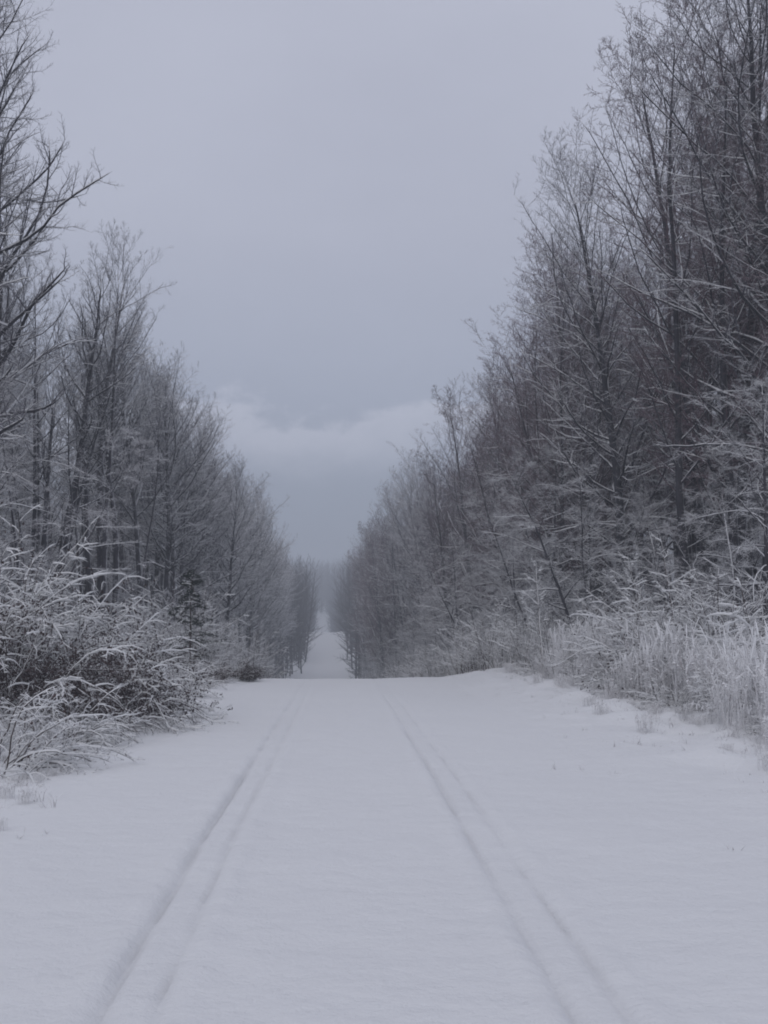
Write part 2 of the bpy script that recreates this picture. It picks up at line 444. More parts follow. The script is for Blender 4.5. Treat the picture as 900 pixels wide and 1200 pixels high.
def place(kit, name, label, cat, x, y, rz, sc=1.0, group=None, sz=None, dz=0.0, parts=None):
    t = thing(name, label, cat, group, (x, y, gh(x, y) + dz))
    t.rotation_euler = (0, 0, rz); t.scale = (sc, sc, sz if sz else sc)
    for k, me in kit.items():
        if parts and k not in parts: continue
        o = ob(k, me, t)
        if k in ('leaves', 'needles', 'stems', 'plumes', 'snow_layer', 'twigs', 'canes'): o['kind'] = 'stuff'
    return t
def X_(px, y): return (px - VPX) / F * y      # photograph column at depth y -> world x

VASE = ([0, 0.15, 0.45, 0.75, 1], [0.85, 1.0, 1.0, 0.9, 0.65])
DOME = ([0, 0.2, 0.45, 0.75, 1], [0.60, 0.95, 1.0, 0.95, 0.75])
KIT = {
    'tall_a': make_tree(11, H=17, r0=0.19, base=0.34, n1=54, Lr=0.26, a_lo=68, a_hi=24, prof=DOME, n2=13, n3=9, n4=4, cap=0.4),
    'tall_b': make_tree(12, H=17, r0=0.16, base=0.44, n1=46, Lr=0.26, a_lo=62, a_hi=24, prof=DOME, n2=13, n3=9, n4=4, cap=0.4, er=0.19, ezc=0.66, ezh=0.34),
    'clump': make_tree(13, H=17, stems=5, spread=0.05, r0=0.25, base=0.50, n1=22, Lr=0.24, a_lo=58, a_hi=24, prof=DOME, n2=10, n3=8, n4=3, cap=0.4, er=0.22, ezc=0.64, ezh=0.36),
    'big': make_tree(14, H=22, r0=0.27, base=0.26, n1=76, Lr=0.25, a_lo=80, a_hi=24, n2=13, n3=9, n4=3, prof=VASE, trop1=0.3, cap=0.25, rk=0.42, er=0.24),
    'vase_a': make_tree(21, H=17.5, stems=3, spread=0.10, r0=0.16, base=0.20, n1=32, Lr=0.28, a_lo=52, a_hi=24, prof=VASE, twig='B', n2=13, n3=9, n4=4, cap=0.25, rk=0.38, er=0.23, ezc=0.56, ezh=0.44),
    'vase_b': make_tree(22, H=18.5, r0=0.19, base=0.22, n1=56, Lr=0.29, a_lo=58, a_hi=24, prof=VASE, twig='M', n2=14, n3=9, n4=4, trop1=0.4, cap=0.3, rk=0.38, er=0.22, ezc=0.57, ezh=0.43),
    'pole': make_tree(23, H=14, r0=0.075, base=0.5, n1=22, Lr=0.20, a_lo=55, a_hi=24, prof=DOME, n2=8, n3=6, n4=2, cap=0.4, er=0.14, ezc=0.7, ezh=0.3),
    'spray_a': make_tree(31, H=9, stems=2, spread=0.16, r0=0.085, base=0.14, n1=34, Lr=0.40, a_lo=82, a_hi=46, trop1=-0.25, trop2=-0.1,
                         twig='S', n2=12, n3=10, n4=3, tw=0.0045, cap=0.35, er=0.36, ezc=0.5, ezh=0.5),
    'spray_b': make_tree(32, H=7, stems=3, spread=0.22, r0=0.06, base=0.10, n1=24, Lr=0.40, a_lo=78, a_hi=46, trop1=-0.35, trop2=-0.15,
                         twig='S', n2=11, n3=9, n4=3, tw=0.0045, cap=0.35, er=0.40, ezc=0.5, ezh=0.5),
}
print('kits', round(time.time() - T0, 1), {k: sum(len(m.polygons) for m in v.values()) for k, v in KIT.items()})

# ------------------------------------------------------------------ the woods on both sides
rng = np.random.RandomState(77)
placed = []
def ok(x, y, dmin):
    for (a, b) in placed:
        if (a - x) ** 2 + (b - y) ** 2 < dmin * dmin: return False
    return True
def tree(kit, name, label, x, y, rz=None, sc=1.0, group=None, cat='tree', sz=None):
    placed.append((x, y))
    return place(KIT[kit], name, label, cat, x, y, rng.rand() * 6.28 if rz is None else rz, sc, group, sz)

# trees one can point to
tree('big', 'broadleaf_tree', 'tallest bare tree at the left edge, long level boughs reaching over the road side', -9.1, 28, 0.6, 0.76, sz=0.95)
tree('vase_b', 'broadleaf_tree', 'bare tree half cut off by the left edge, just behind the tallest one', -11.8, 32, 1.9, 0.85, sz=1.0)
tree('clump', 'broadleaf_tree', 'bare clump of several straight dark trunks rising together behind the left bramble mound', X_(125, 47), 47, 1.1, 0.95, sz=1.12)
tree('tall_b', 'broadleaf_tree', 'slim bare tree standing just right of the dark trunk clump on the left', X_(172, 53), 53, 2.0, 1.0)
tree('tall_a', 'broadleaf_tree', 'bare tree with a thin straight trunk behind the small dark evergreen', X_(208, 58), 58, 0.4, 0.96)
tree('tall_a', 'broadleaf_tree', 'bare grey tree whose thin trunk stands above the low dark shrub on the left verge', X_(262, 70), 70, 4.4, 0.88)
tree('spray_a', 'young_tree', 'crooked snow-plastered small tree forking above the tall bush at the left edge', X_(25, 27), 27, 3.6, 0.85)
tree('vase_a', 'broadleaf_tree', 'tall dark tree with fanned upright limbs in the top right corner', X_(835, 31), 31, 0.2, 1.18)
tree('vase_a', 'broadleaf_tree', 'dense dark twiggy tree between the fanned one and the leaning one on the right', X_(862, 36), 36, 3.3, 1.2)
tree('vase_b', 'broadleaf_tree', 'high crown filling the sky just left of the top right corner', X_(812, 44), 44, 2.9, 1.3)
tree('vase_a', 'broadleaf_tree', 'dense high crown furthest up in the top right corner', X_(905, 38), 38, 1.3, 1.35)
tree('vase_b', 'broadleaf_tree', 'dark bare tree at the right edge behind the fanned one', X_(900, 29), 29, 2.2, 1.12)
tree('vase_b', 'broadleaf_tree', 'dark leaning bare tree with a snow-lined bough at mid height on the right', X_(728, 38), 38, 1.2, 1.0)
tree('vase_a', 'broadleaf_tree', 'reddish twiggy tree bulging toward the road in the right-hand row', X_(690, 47), 47, 4.2, 1.05)
tree('vase_a', 'broadleaf_tree', 'reddish twiggy tree with its top against the pale cloud on the right', X_(572, 72), 72, 3.2, 1.12)
tree('spray_a', 'understory_tree', 'snow-laden tree with drooping pale sprays under the reddish crowns on the right', X_(572, 54), 54, 0.3, 1.05)
tree('spray_b', 'understory_tree', 'snowy spreading tree filling the gap below the leaning dark tree on the right', X_(700, 32), 32, 2.3, 1.0)
tree('spray_a', 'understory_tree', 'snowy tree with crossing boughs low at the right edge of the photo', X_(880, 25.5), 25.5, 5.0, 0.8)

def row(side, x0, x1, ys, kits, scs, name, label, group, dmin=2.4, jitter=1.3):
    c = 0
    for y in ys:
        for tr_ in range(4):
            yy = y + rng.uniform(-jitter, jitter)
            xx = float(xcen(yy)) + side * rng.uniform(x0, x1)
            if ok(xx, yy, dmin): break
        else: continue
        # leave out what the frame cannot show
        px = VPX + xx / yy * F
        if px < -260 or px > 1180: continue
        k = kits[rng.randint(len(kits))]
        tree(k, name, label, xx, yy, None, rng.uniform(*scs), group); c += 1
    return c
def ordinal_labels(start, fmt):
    ws = ['first', 'second', 'third', 'fourth', 'fifth', 'sixth', 'seventh', 'eighth', 'ninth', 'tenth', 'eleventh', 'twelfth', 'thirteenth',
          'fourteenth', 'fifteenth', 'sixteenth', 'seventeenth', 'eighteenth', 'nineteenth', 'twentieth', 'twenty-first', 'twenty-second', 'twenty-third', 'twenty-fourth', 'twenty-fifth']
    hit = sorted([o for o in COL.objects if o.get('label') == start], key=lambda o: o.location.y)
    for w, o in zip(ws, hit): o['label'] = fmt % w
def ysp(a, b, st): return np.arange(a, b, st)
cnt = 0
# left
cnt += row(-1, 7.9, 9.8, ysp(56, 100, 3.6), ['tall_a', 'tall_b', 'tall_a'], (0.88, 1.04), 'broadleaf_tree', 'bare snow-dusted tree in the front row of the left-hand wood', 'front row trees of the left wood')
cnt += row(-1, 7.6, 9.4, ysp(100, 200, 5), ['tall_a', 'tall_a'], (1.15, 1.35), 'broadleaf_tree', 'hazy bare tree beside the dip in the road, left side', 'trees along the dip on the left')
cnt += row(-1, 11, 16, ysp(26, 140, 3.6), ['tall_a', 'tall_b', 'clump'], (0.9, 1.08), 'broadleaf_tree', 'bare thin-trunked tree standing inside the left-hand wood', 'inner trees of the left wood')
cnt += row(-1, 16, 26, ysp(34, 130, 3.2), ['tall_a', 'tall_b', 'tall_b'], (0.82, 1.0), 'broadleaf_tree', 'bare thin-trunked tree deep in the left-hand wood', 'deep trees of the left wood')
cnt += row(-1, 26, 44, ysp(60, 150, 4.0), ['tall_a', 'clump'], (0.85, 1.0), 'broadleaf_tree', 'bare thin-trunked tree deep in the left-hand wood', 'deep trees of the left wood')
cnt += row(-1, 8.6, 15, ysp(40, 90, 2.2), ['pole'], (0.8, 1.1), 'young_tree', 'thin straight pole tree among the thicker trunks of the left wood', 'thin pole trees of the left wood', 1.2)
# right
cnt += row(1, 8.4, 10.6, ysp(33, 105, 4.0), ['vase_a', 'vase_b', 'vase_a'], (0.84, 1.0), 'broadleaf_tree', 'bare twiggy tree in the front row of the right-hand wood', 'front row trees of the right wood')
cnt += row(1, 7.2, 9.2, ysp(100, 200, 4.4), ['vase_a', 'vase_b'], (1.15, 1.38), 'broadleaf_tree', 'hazy bare tree beside the dip in the road, right side', 'trees along the dip on the right')
cnt += row(1, 11, 16, ysp(26, 140, 3.4), ['vase_b', 'vase_a', 'clump'], (0.92, 1.1), 'broadleaf_tree', 'bare dark tree standing inside the right-hand wood', 'inner trees of the right wood')
cnt += row(1, 16, 26, ysp(36, 130, 3.2), ['vase_b', 'tall_a', 'clump'], (1.0, 1.15), 'broadleaf_tree', 'bare dark tree deep in the right-hand wood', 'deep trees of the right wood')
cnt += row(1, 26, 46, ysp(64, 150, 4.4), ['vase_b', 'tall_b'], (1.0, 1.15), 'broadleaf_tree', 'bare dark tree deep in the right-hand wood', 'deep trees of the right wood')
ordinal_labels('bare snow-dusted tree in the front row of the left-hand wood', 'bare snow-dusted tree, %s from the camera in the front row of the left wood')
ordinal_labels('bare twiggy tree in the front row of the right-hand wood', 'bare twiggy tree, %s from the camera in the front row of the right wood')
ordinal_labels('hazy bare tree beside the dip in the road, left side', 'hazy bare tree left of the dip in the road, %s going away from the camera')
ordinal_labels('hazy bare tree beside the dip in the road, right side', 'hazy bare tree right of the dip in the road, %s going away from the camera')
print('wood trees', cnt)
# understory
ut = 0
for side, lab, grp in ((-1, 'low snow-laden tree under the left-hand wood', 'understory trees on the left'), (1, 'low snow-laden tree under the right-hand wood', 'understory trees on the right')):
    sd_ = 'left' if side < 0 else 'right'
    hi = 10.2 if side > 0 else 10.5
    for y in ysp(30 if side > 0 else 44, 190, 4.2 if side > 0 else 6.5):
        yy = y + rng.uniform(-1.5, 1.5); xx = float(xcen(yy)) + side * rng.uniform(6.9 if side > 0 else 7.6, hi)
        zone = 'before the crest' if yy < 42 else ('level with the first drop beyond the crest' if yy < 85 else 'far down the dip in the haze')
        lab = 'low snow-laden tree along the %s wood edge, %s' % (sd_, zone); grp = 'understory trees on the %s, %s' % (sd_, zone)
        place(KIT['spray_a' if rng.rand() < 0.5 else 'spray_b'], 'understory_tree', lab, 'tree', xx, yy, rng.rand() * 6.28,
              rng.uniform(0.62, 1.0) if side > 0 else rng.uniform(0.45, 0.7), grp); ut += 1
    for y in ysp(36, 120, 7):
        yy = y + rng.uniform(-1.5, 1.5); xx = side * rng.uniform(12, 18)
        lab = 'low snow-laden tree standing among the trunks inside the %s wood' % sd_; grp = 'understory trees inside the %s wood' % sd_
        place(KIT['spray_b'], 'understory_tree', lab, 'tree', xx, yy, rng.rand() * 6.28, rng.uniform(0.7, 1.1), grp); ut += 1
print('understory', ut)

# ------------------------------------------------------------------ far woods: one mass each
def far_wood(name, pts, seed, hs, nb=26, n2=5, mat=M_TWIG, rb=0.03):
    rng = np.random.RandomState(seed)
    n = len(pts); pts = np.asarray(pts)
    z = base_h(pts[:, 0], pts[:, 1])
    h = rng.uniform(*hs, n)
    a = Acc()
    P = grow(rng, np.stack([pts[:, 0], pts[:, 1], z - 0.5], -1), np.stack([rng.normal(0, .04, n), rng.normal(0, .04, n), np.ones(n)], -1), h, 4, 0, 0.03)
    Rr = np.linspace(1, 0.2, 4)[None] * (h * 0.010)[:, None]
    a.tube(P, Rr, 3)
    pf = lambda t: 0.26 * np.interp(t, [0.03, 0.1, 0.35, 0.7, 1], [0.45, 0.75, 1, 0.7, 0.3])
    P1, R1, L1 = spawn(rng, P, Rr, h, nb, 0.035, 0.99, lambda t: np.radians(72 - 42 * t), pf, 3, 0.3, 0.08, 0, rb, 0.6, golden=True)
    a.tube(P1, R1, 3)
    P2, R2, L2 = spawn(rng, P1, R1, L1, n2, 0.15, 0.95, R(42), 0.5, 2, 0.1, 0.08, 0.8, rb * 0.8, 0.8)
    a.tube(P2, R2, 3)
    me = a.mesh(name, mat)
    return ob(name, me, None, kind='stuff', label={'distant_wood': 'hazy mass of distant trees filling the hillside where the road ends',
              'roadside_wood': 'fading mass of trees lining the far stretches of the road', 'background_wood': 'dense dim thicket of trees filling the depth of the wood'}[name],
              category='woodland')
rg = np.random.RandomState(9)
pts = []
for y in np.arange(190, 660, 2.7):
    for side in (-1, 1):
        for k in range(2):
            pts.append((float(xcen(y)) + side * (((4.6 if side > 0 else 4.1) if y < 330 else (4.8 if y < 480 else 3.6)) + rg.gamma(1.3, 4.2)), y + rg.uniform(-2, 2)))
far_wood('roadside_wood', pts, 4, (15, 21), 26, 5, M_FAR, 0.035)
pts = []
for _ in range(900):
    y = rg.uniform(585, 760); x = float(xcen(y)) + rg.uniform(-60, 60)
    if y < 592 and abs(x - float(xcen(y))) < 5: continue
    pts.append((x, y))
far_wood('distant_wood', pts, 5, (17, 24), 20, 3, M_FAR, 0.09)
pts = []
for _ in range(400):
    y = rg.uniform(60, 280); side = rg.choice([-1, 1]); x = side * rg.uniform(26, 26 + y * 0.28)
    pts.append((x, y))
far_wood('background_wood', pts, 6, (14, 19), 26, 5, M_TWIG, 0.02)

# ------------------------------------------------------------------ bushes
def make_bush(seed, canes=60, L=2.4, rad=0.7, droop=-1.9, tilt=0.55, twigs=9, sub=4, leaves=1500, snow=1.0, mat=None, rc=0.009, up=0.0, lo_e=0.0):
    rng = np.random.RandomState(seed)
    st, tw, sn, lf = Acc(), Acc(), Acc(), Acc()
    az = rng.rand(canes) * 6.283; rr = np.sqrt(rng.rand(canes)) * rad
    start = np.stack([np.cos(az) * rr, np.sin(az) * rr, np.full(canes, -0.1)], -1)
    az2 = az + rng.normal(0, 0.6, canes); ti = np.abs(rng.normal(tilt, 0.25, canes))
    d0 = np.stack([np.cos(az2) * np.sin(ti), np.sin(az2) * np.sin(ti), np.cos(ti)], -1)
    Ln = L * rng.uniform(0.55, 1.15, canes)
    P = grow(rng, start, d0, Ln, 9, droop * rng.uniform(0.6, 1.2, canes), 0.12)
    P[..., 2] = np.maximum(P[..., 2], -0.1)
    rt = np.hypot(P[..., 0], P[..., 1]).max(1); keep = rt < np.percentile(rt, 88)     # no strays lying far out on the snow
    P = P[keep]; Ln = Ln[keep]; canes = len(P)
    Rr = np.linspace(1, 0.4, 9)[None] * (rc * rng.uniform(0.7, 1.4, canes))[:, None]
    st.tube(P, Rr, 5)
    ea = np.percentile(np.hypot(P[..., 0], P[..., 1]), 90); eb = np.percentile(P[..., 2], 96)
    def shell(Q):     # snow settles on the outer canes, the heart of a dense bush stays sheltered
        c = Q.mean(1); e = np.sqrt((c[:, 0] ** 2 + c[:, 1] ** 2) / ea ** 2 + (np.maximum(c[:, 2], 0) / eb) ** 2)
        e = e + 0.9 * vnoise(c[:, 0] + c[:, 2] * 0.7, c[:, 1] - c[:, 2] * 0.9, 1.9, seed)
        return rng.rand(len(Q)) < (sst(lo_e, lo_e + 0.4, e) if lo_e else 1.0)
    kk = shell(P[:, 4:]); snow_on(sn, P[kk], Rr[kk], 5, 0.9, 0.013 * snow, 0.8)
    P2, R2, L2 = spawn(rng, P, Rr, Ln, twigs, 0.2, 0.97, R(50), 0.33, 5, droop * 0.3 + up, 0.10, 0.9, 0.0035, 0.6)
    tw.tube(P2, R2, 3)
    kk = shell(P2); snow_on(sn, P2[kk], R2[kk], 4, 0.9, 0.0105 * snow, 0.8)
    P3, R3, L3 = spawn(rng, P2, R2, L2, sub, 0.2, 0.97, R(45), 0.5, 3, up, 0.1, 1.0, 0.0028, 0.7)
    tw.tube(P3, R3, 3)
    kk = (rng.rand(len(P3)) < 0.6) & shell(P3)
    snow_on(sn, P3[kk], R3[kk], 3, 0.9, 0.007 * snow, 0.8)
    kit = {'canes': st.mesh('canes', M_CANE, True), 'twigs': tw.mesh('twigs', mat or M_TWIG), 'snow_layer': sn.mesh('snow_layer', M_SNOW, True)}
    if leaves:
        src = P2.reshape(-1, 3); c = src[rng.randint(len(src), size=leaves)] + rng.normal(0, 0.05, (leaves, 3))
        c = c[c[:, 2] > 0.02]; n = len(c)
        a = nrm(rng.normal(0, 1, (n, 3))); b = nrm(np.cross(a, rng.normal(0, 1, (n, 3)))); s = rng.uniform(0.018, 0.036, n)[:, None]
        cc = np.cross(a, b) * s * 0.3
        V = np.stack([c - a * s, c + b * s * 0.55 + cc, c + a * s, c - b * s * 0.55 + cc], 1).reshape(-1, 3)
        i = np.arange(n) * 4
        lf.add(V, np.concatenate([np.stack([i, i + 1, i + 2], -1), np.stack([i, i + 2, i + 3], -1)]))
        kit['leaves'] = lf.mesh('leaves', M_LEAF)
    return kit
B_MOUND = make_bush(41, canes=150, L=2.6, rad=0.85, droop=-2.6, tilt=0.6, twigs=11, sub=4, leaves=12000, snow=1.0, lo_e=0.62, mat=M_BRAMBLE)
B_TALL = make_bush(42, canes=80, L=2.6, rad=0.6, droop=-1.3, tilt=0.35, twigs=10, sub=4, leaves=1500, snow=1.1, mat=M_TWIG_SNOWY, lo_e=0.45)
B_LOW = make_bush(43, canes=62, L=1.3, rad=0.5, droop=-1.6, tilt=0.62, twigs=11, sub=6, leaves=160, snow=0.65, mat=M_TWIG_SNOWY)
B_DARK = make_bush(44, canes=46, L=1.1, rad=0.35, droop=-0.6, tilt=0.7, twigs=10, sub=5, leaves=4600, snow=0.5, lo_e=0.6, mat=M_BRAMBLE)
B_THIN = make_bush(45, canes=38, L=2.0, rad=0.5, droop=-0.4, tilt=0.32, twigs=11, sub=5, leaves=0, snow=0.9, mat=M_TWIG_SNOWY, up=0.4)
B_ARCH = make_bush(46, canes=12, L=2.3, rad=0.25, droop=-1.7, tilt=0.45, twigs=9, sub=4, leaves=60, snow=1.9, mat=M_TWIG_SNOWY, rc=0.011)
print('bushes', round(time.time() - T0, 1), [sum(len(m.polygons) for m in k.values()) for k in (B_MOUND, B_TALL, B_LOW, B_DARK, B_THIN, B_ARCH)])
def bush(kit, label, px, y, rz, sc=1.0, sz=None, name='snowy_bush', cat='bush', group=None, x=None, dz=0):
    return place(kit, name, label, cat, X_(px, y) if x is None else x, y, rz, sc, group, sz, dz)
bush(B_MOUND, 'large bramble mound with dark withered leaves and arching snowy canes on the left verge', 122, 17.5, 0.3, 0.86, 0.93)
bush(B_MOUND, 'sprawling dark-hearted bramble at the left edge behind the low frosted bushes', 25, 16.0, 2.2, 0.95, 1.05)
bush(B_TALL, 'tall twiggy snow-covered bush rising at the far left edge', 15, 17.5, 1.0, 0.98, 1.12)
bush(B_TALL, 'snowy bush with upright twigs behind the bramble mound', 70, 21.5, 2.6, 0.85, 0.75)
bush(B_LOW, 'low frosted bush nearest the camera at the left edge', 8, 11.8, 0.5, 0.95)
bush(B_LOW, 'low frosted bush in front of the bramble mound, trailing over the verge snow', 70, 14.0, 3.0, 0.85)
bush(B_LOW, 'small snow-capped bush at the right foot of the bramble mound', 190, 20.0, 1.4, 0.8)
bush(B_LOW, 'low snowy bush between the bramble mound and the small dark shrub', 228, 25.5, 4.4, 0.6)
bush(B_LOW, 'rounded snowy bush low on the bank right beside the bramble mound, before the evergreen', 205, 23.0, 2.2, 0.75)
bush(B_LOW, 'snowy tuft of a bush on the left verge just short of the crest', 268, 31.5, 0.9, 0.6)
bush(B_LOW, 'low snowy bush hugging the bank between two dark shrubs near the crest', 238, 29.0, 1.9, 0.7)
bush(B_DARK, 'small dark leafy shrub where the left verge meets the crest', 288, 30.0, 0.4, 0.62)
bush(B_DARK, 'flat dark shrub just left of the one by the crest', 255, 28.5, 2.4, 0.5)
bush(B_THIN, 'fine pale shrub behind the bramble mound beside the dark trunks', 170, 27, 0.9, 0.8)
bush(B_THIN, 'fine pale shrub behind the small dark shrub on the left', 245, 36, 1.9, 0.9)
bush(B_ARCH, 'arching snow-laden shrub with thick white bows at the right edge', 888, 19.5, 0.8, 1.1, 1.1)
bush(B_ARCH, 'small arching snowy shrub leaning out of the frosted weeds', 712, 22.5, 2.7, 0.45)

# slender snow-covered saplings on the right
def make_sapling(seed, H, n1, tilt):
    rng = np.random.RandomState(seed); st, tw, sn = Acc(), Acc(), Acc()
    P = grow(rng, np.zeros((1, 3)), np.array([[rng.normal(0, .06), 0, 1.]]), np.array([H]), 10, 0, 0.05)
    Rr = np.linspace(0.016, 0.004, 10)[None]
    st.tube(P, Rr, 6)
    P1, R1, L1 = spawn(rng, P, Rr, np.array([H]), n1, 0.28, 0.98, R(tilt), lambda t: 0.36 * (1.25 - t), 6, 0.5, 0.08, 0, 0.004, 0.6, golden=True)
    tw.tube(P1, R1, 4); snow_on(sn, P1, R1, 5, 1.0, 0.018)
    P2, R2, L2 = spawn(rng, P1, R1, L1, 6, 0.2, 0.97, R(45), 0.4, 4, 0.2, 0.08, 0.8, 0.003, 0.6)
    tw.tube(P2, R2, 3); snow_on(sn, P2, R2, 4, 1.0, 0.013)
    Ps = P + np.array([0.006, -0.006, 0]); sn.tube(Ps, Rr * 1.15, 5)
    return {'trunk': st.mesh('trunk', M_CANE, True), 'twigs': tw.mesh('twigs', M_TWIG_SNOWY), 'snow_layer': sn.mesh('snow_layer', M_SNOW, True)}
S_A = make_sapling(51, 2.7, 16, 42); S_B = make_sapling(52, 2.9, 9, 60); S_C = make_sapling(53, 2.4, 14, 50)
def sap(kit, label, px, y, rz, sc=1.0, group=None): bush(kit, label, px, y, rz, sc, None, 'sapling', 'sapling', group)
sap(S_A, 'bushy white-coated sapling, the leftmost of those standing on the right verge', 636, 28.0, 0.4, 1.1)
sap(S_B, 'slender snow-plastered sapling with few side twigs above the frosted weeds', 793, 25.0, 1.4, 1.15)
sap(S_C, 'thin crooked sapling just left of the slender one above the weeds', 757, 26.5, 2.4, 1.2)
sap(S_C, 'short snowy sapling close behind the leftmost white one', 600, 33.0, 3.4, 0.9)

# shrubby edge behind the weeds on the right, and under the left wood
rg = np.random.RandomState(33)
for y in np.arange(20.5, 75, 1.45):
    yy = y + rg.uniform(-0.6, 0.6); x = float(xcen(yy)) + rg.uniform(6.3, 8.6)
    if 24 < yy < 30 and x < 7.2: x += 0.9
    place(B_THIN if rg.rand() < 0.75 else B_TALL, 'snowy_bush', 'fine frosted shrub at the foot of the right-hand wood', 'bush', x, yy, rg.rand() * 6.28,
          rg.uniform(0.8, 1.25), 'shrubs along the right-hand wood')
for y in np.arange(24, 80, 2.3):
    yy = y + rg.uniform(-0.8, 0.8); x = float(xcen(yy)) - rg.uniform(5.4, 7.8)
    place(B_THIN if rg.rand() < 0.7 else B_LOW, 'snowy_bush', 'fine frosted shrub at the foot of the left-hand wood', 'bush', x, yy, rg.rand() * 6.28,
          rg.uniform(0.6, 1.0), 'shrubs along the left-hand wood')
for y in np.arange(34, 190, 4.2):
    for side in (-1, 1):
        yy = y + rg.uniform(-1, 1); x = float(xcen(yy)) + side * rg.uniform(4.4, 6.0)
        place(B_THIN, 'snowy_bush', 'low frosted shrub beside the road beyond the crest, %s side' % ('right' if side > 0 else 'left'), 'bush', x, yy,
              rg.rand() * 6.28, rg.uniform(0.9, 1.5), 'roadside shrubs beyond the crest on the ' + ('right' if side > 0 else 'left'))

# small evergreen in the left wood edge
def make_evergreen(seed, H=3.0):
    rng = np.random.RandomState(seed); st, nd, sn = Acc(), Acc(), Acc()
    P = grow(rng, np.zeros((1, 3)), np.array([[0., 0, 1.]]), np.array([H]), 8, 0, 0.02); Rr = np.linspace(0.035, 0.006, 8)[None]
    st.tube(P, Rr, 6)
    P1, R1, L1 = spawn(rng, P, Rr, np.array([H]), 46, 0.08, 0.98, R(82), lambda t: 0.30 * (1.12 - t) + 0.03, 6, -0.25, 0.08, 0, 0.005, 0.5, golden=True)
    st.tube(P1, R1, 4)
    P2, R2, L2 = spawn(rng, P1, R1, L1, 10, 0.15, 0.98, R(55), 0.42, 4, -0.2, 0.06, 0.35, 0.004, 0.6)
    st.tube(P2, R2, 3)
    P3, R3, L3 = spawn(rng, P2, R2, L2 * 0 + 0.22, 13, 0.0, 1.0, R(50), 0.55, 2, 0, 0.1, 1.4, 0.009, 3.0)
    nd.tube(P3, np.maximum(R3, 0.009), 3)
    k = rng.rand(len(P2)) < 0.28; q = rng.rand(len(P1)) < 0.4
    snow_on(sn, P1[q], R1[q], 5, 1.0, 0.014); snow_on(sn, P2[k], R2[k], 5, 1.0, 0.013)
    return {'trunk': st.mesh('trunk', M_CANE), 'needles': nd.mesh('needles', M_NEEDLE), 'snow_layer': sn.mesh('snow_layer', M_SNOW, True)}
place(make_evergreen(61, 2.9), 'evergreen_tree', 'small dark evergreen with snow on its boughs at the left wood edge', 'tree', X_(226, 31), 31, 0.5, 1.0)

# ------------------------------------------------------------------ frosted weeds on the right verge
def make_weed(seed, n=34, H=1.3, rad=0.33):
    rng = np.random.RandomState(seed); st, hd = Acc(), Acc()
    az = rng.rand(n) * 6.283; rr = np.sqrt(rng.rand(n)) * rad
    S = np.stack([np.cos(az) * rr, np.sin(az) * rr, np.full(n, -0.05)], -1)
    L = H * rng.uniform(0.55, 1.15, n)
    D = np.stack([rng.normal(0, .10, n), rng.normal(0, .10, n), np.ones(n)], -1)
    P = grow(rng, S, D, L, 7, 0, 0.045)
    hook = rng.uniform(0.02, 0.10, n); ha = rng.rand(n) * 6.28
    P[:, 6, 2] -= hook * 0.9; P[:, 6, 0] += np.cos(ha) * hook; P[:, 6, 1] += np.sin(ha) * hook
    Rr = np.linspace(0.0058, 0.004, 7)[None] * rng.uniform(0.8, 1.3, n)[:, None]
    st.tube(P, Rr, 4)
    P2, R2, L2 = spawn(rng, P, Rr, L, 7, 0.3, 0.95, R(48), 0.13, 3, -0.5, 0.1, 1.5, 0.0035, 0.9, tiplen=1.0)
    st.tube(P2, R2, 3)
    # plume: nodding spindle of snow and seed heads at the tip
    Q = P[:, 4:7]; Q = np.stack([Q[:, 0] * .3 + Q[:, 1] * .7, Q[:, 1], Q[:, 1] * .45 + Q[:, 2] * .55, Q[:, 2], Q[:, 2] + (Q[:, 2] - Q[:, 1]) * .15], 1)
    w = rng.uniform(0.007, 0.014, n)[:, None]
    hd.tube(Q, np.array([[0.35, 0.9, 1.1, 0.8, 0.2]]) * w, 5)
    P3, R3, L3 = spawn(rng, Q, np.ones((n, 5)) * 0.01, L * 0 + 0.2, 10, 0.0, 1.0, R(60), 0.33, 2, -0.4, 0.1, 1.6, 0.0045, 0.9, tiplen=0.8)
    hd.tube(P3, R3, 3)
    # caps of snow caught on the heads and in forks
    nk = n; c = P[rng.randint(n, size=nk), rng.randint(3, 7, size=nk)]
    u = nrm(rng.normal(0, 1, (nk, 3)) * np.array([1, 1, 0.35])) * rng.uniform(0.02, 0.05, nk)[:, None]
    C = np.stack([c - u, c - u * 0.4, c + u * 0.3, c + u], 1); C[:, 1:3, 2] += 0.012
    hd.tube(C, np.array([[0.006, 1, 1, 0.2]]) * rng.uniform(0.010, 0.024, nk)[:, None], 5)
    return {'stems': st.mesh('stems', M_WEED), 'plumes': hd.mesh('plumes', M_PLUME)}
WEED = [make_weed(71), make_weed(72, 40, 1.15, 0.38), make_weed(73, 28, 1.5, 0.3), make_weed(74, 42, 0.8, 0.4)]
rg = np.random.RandomState(81); nw = 0
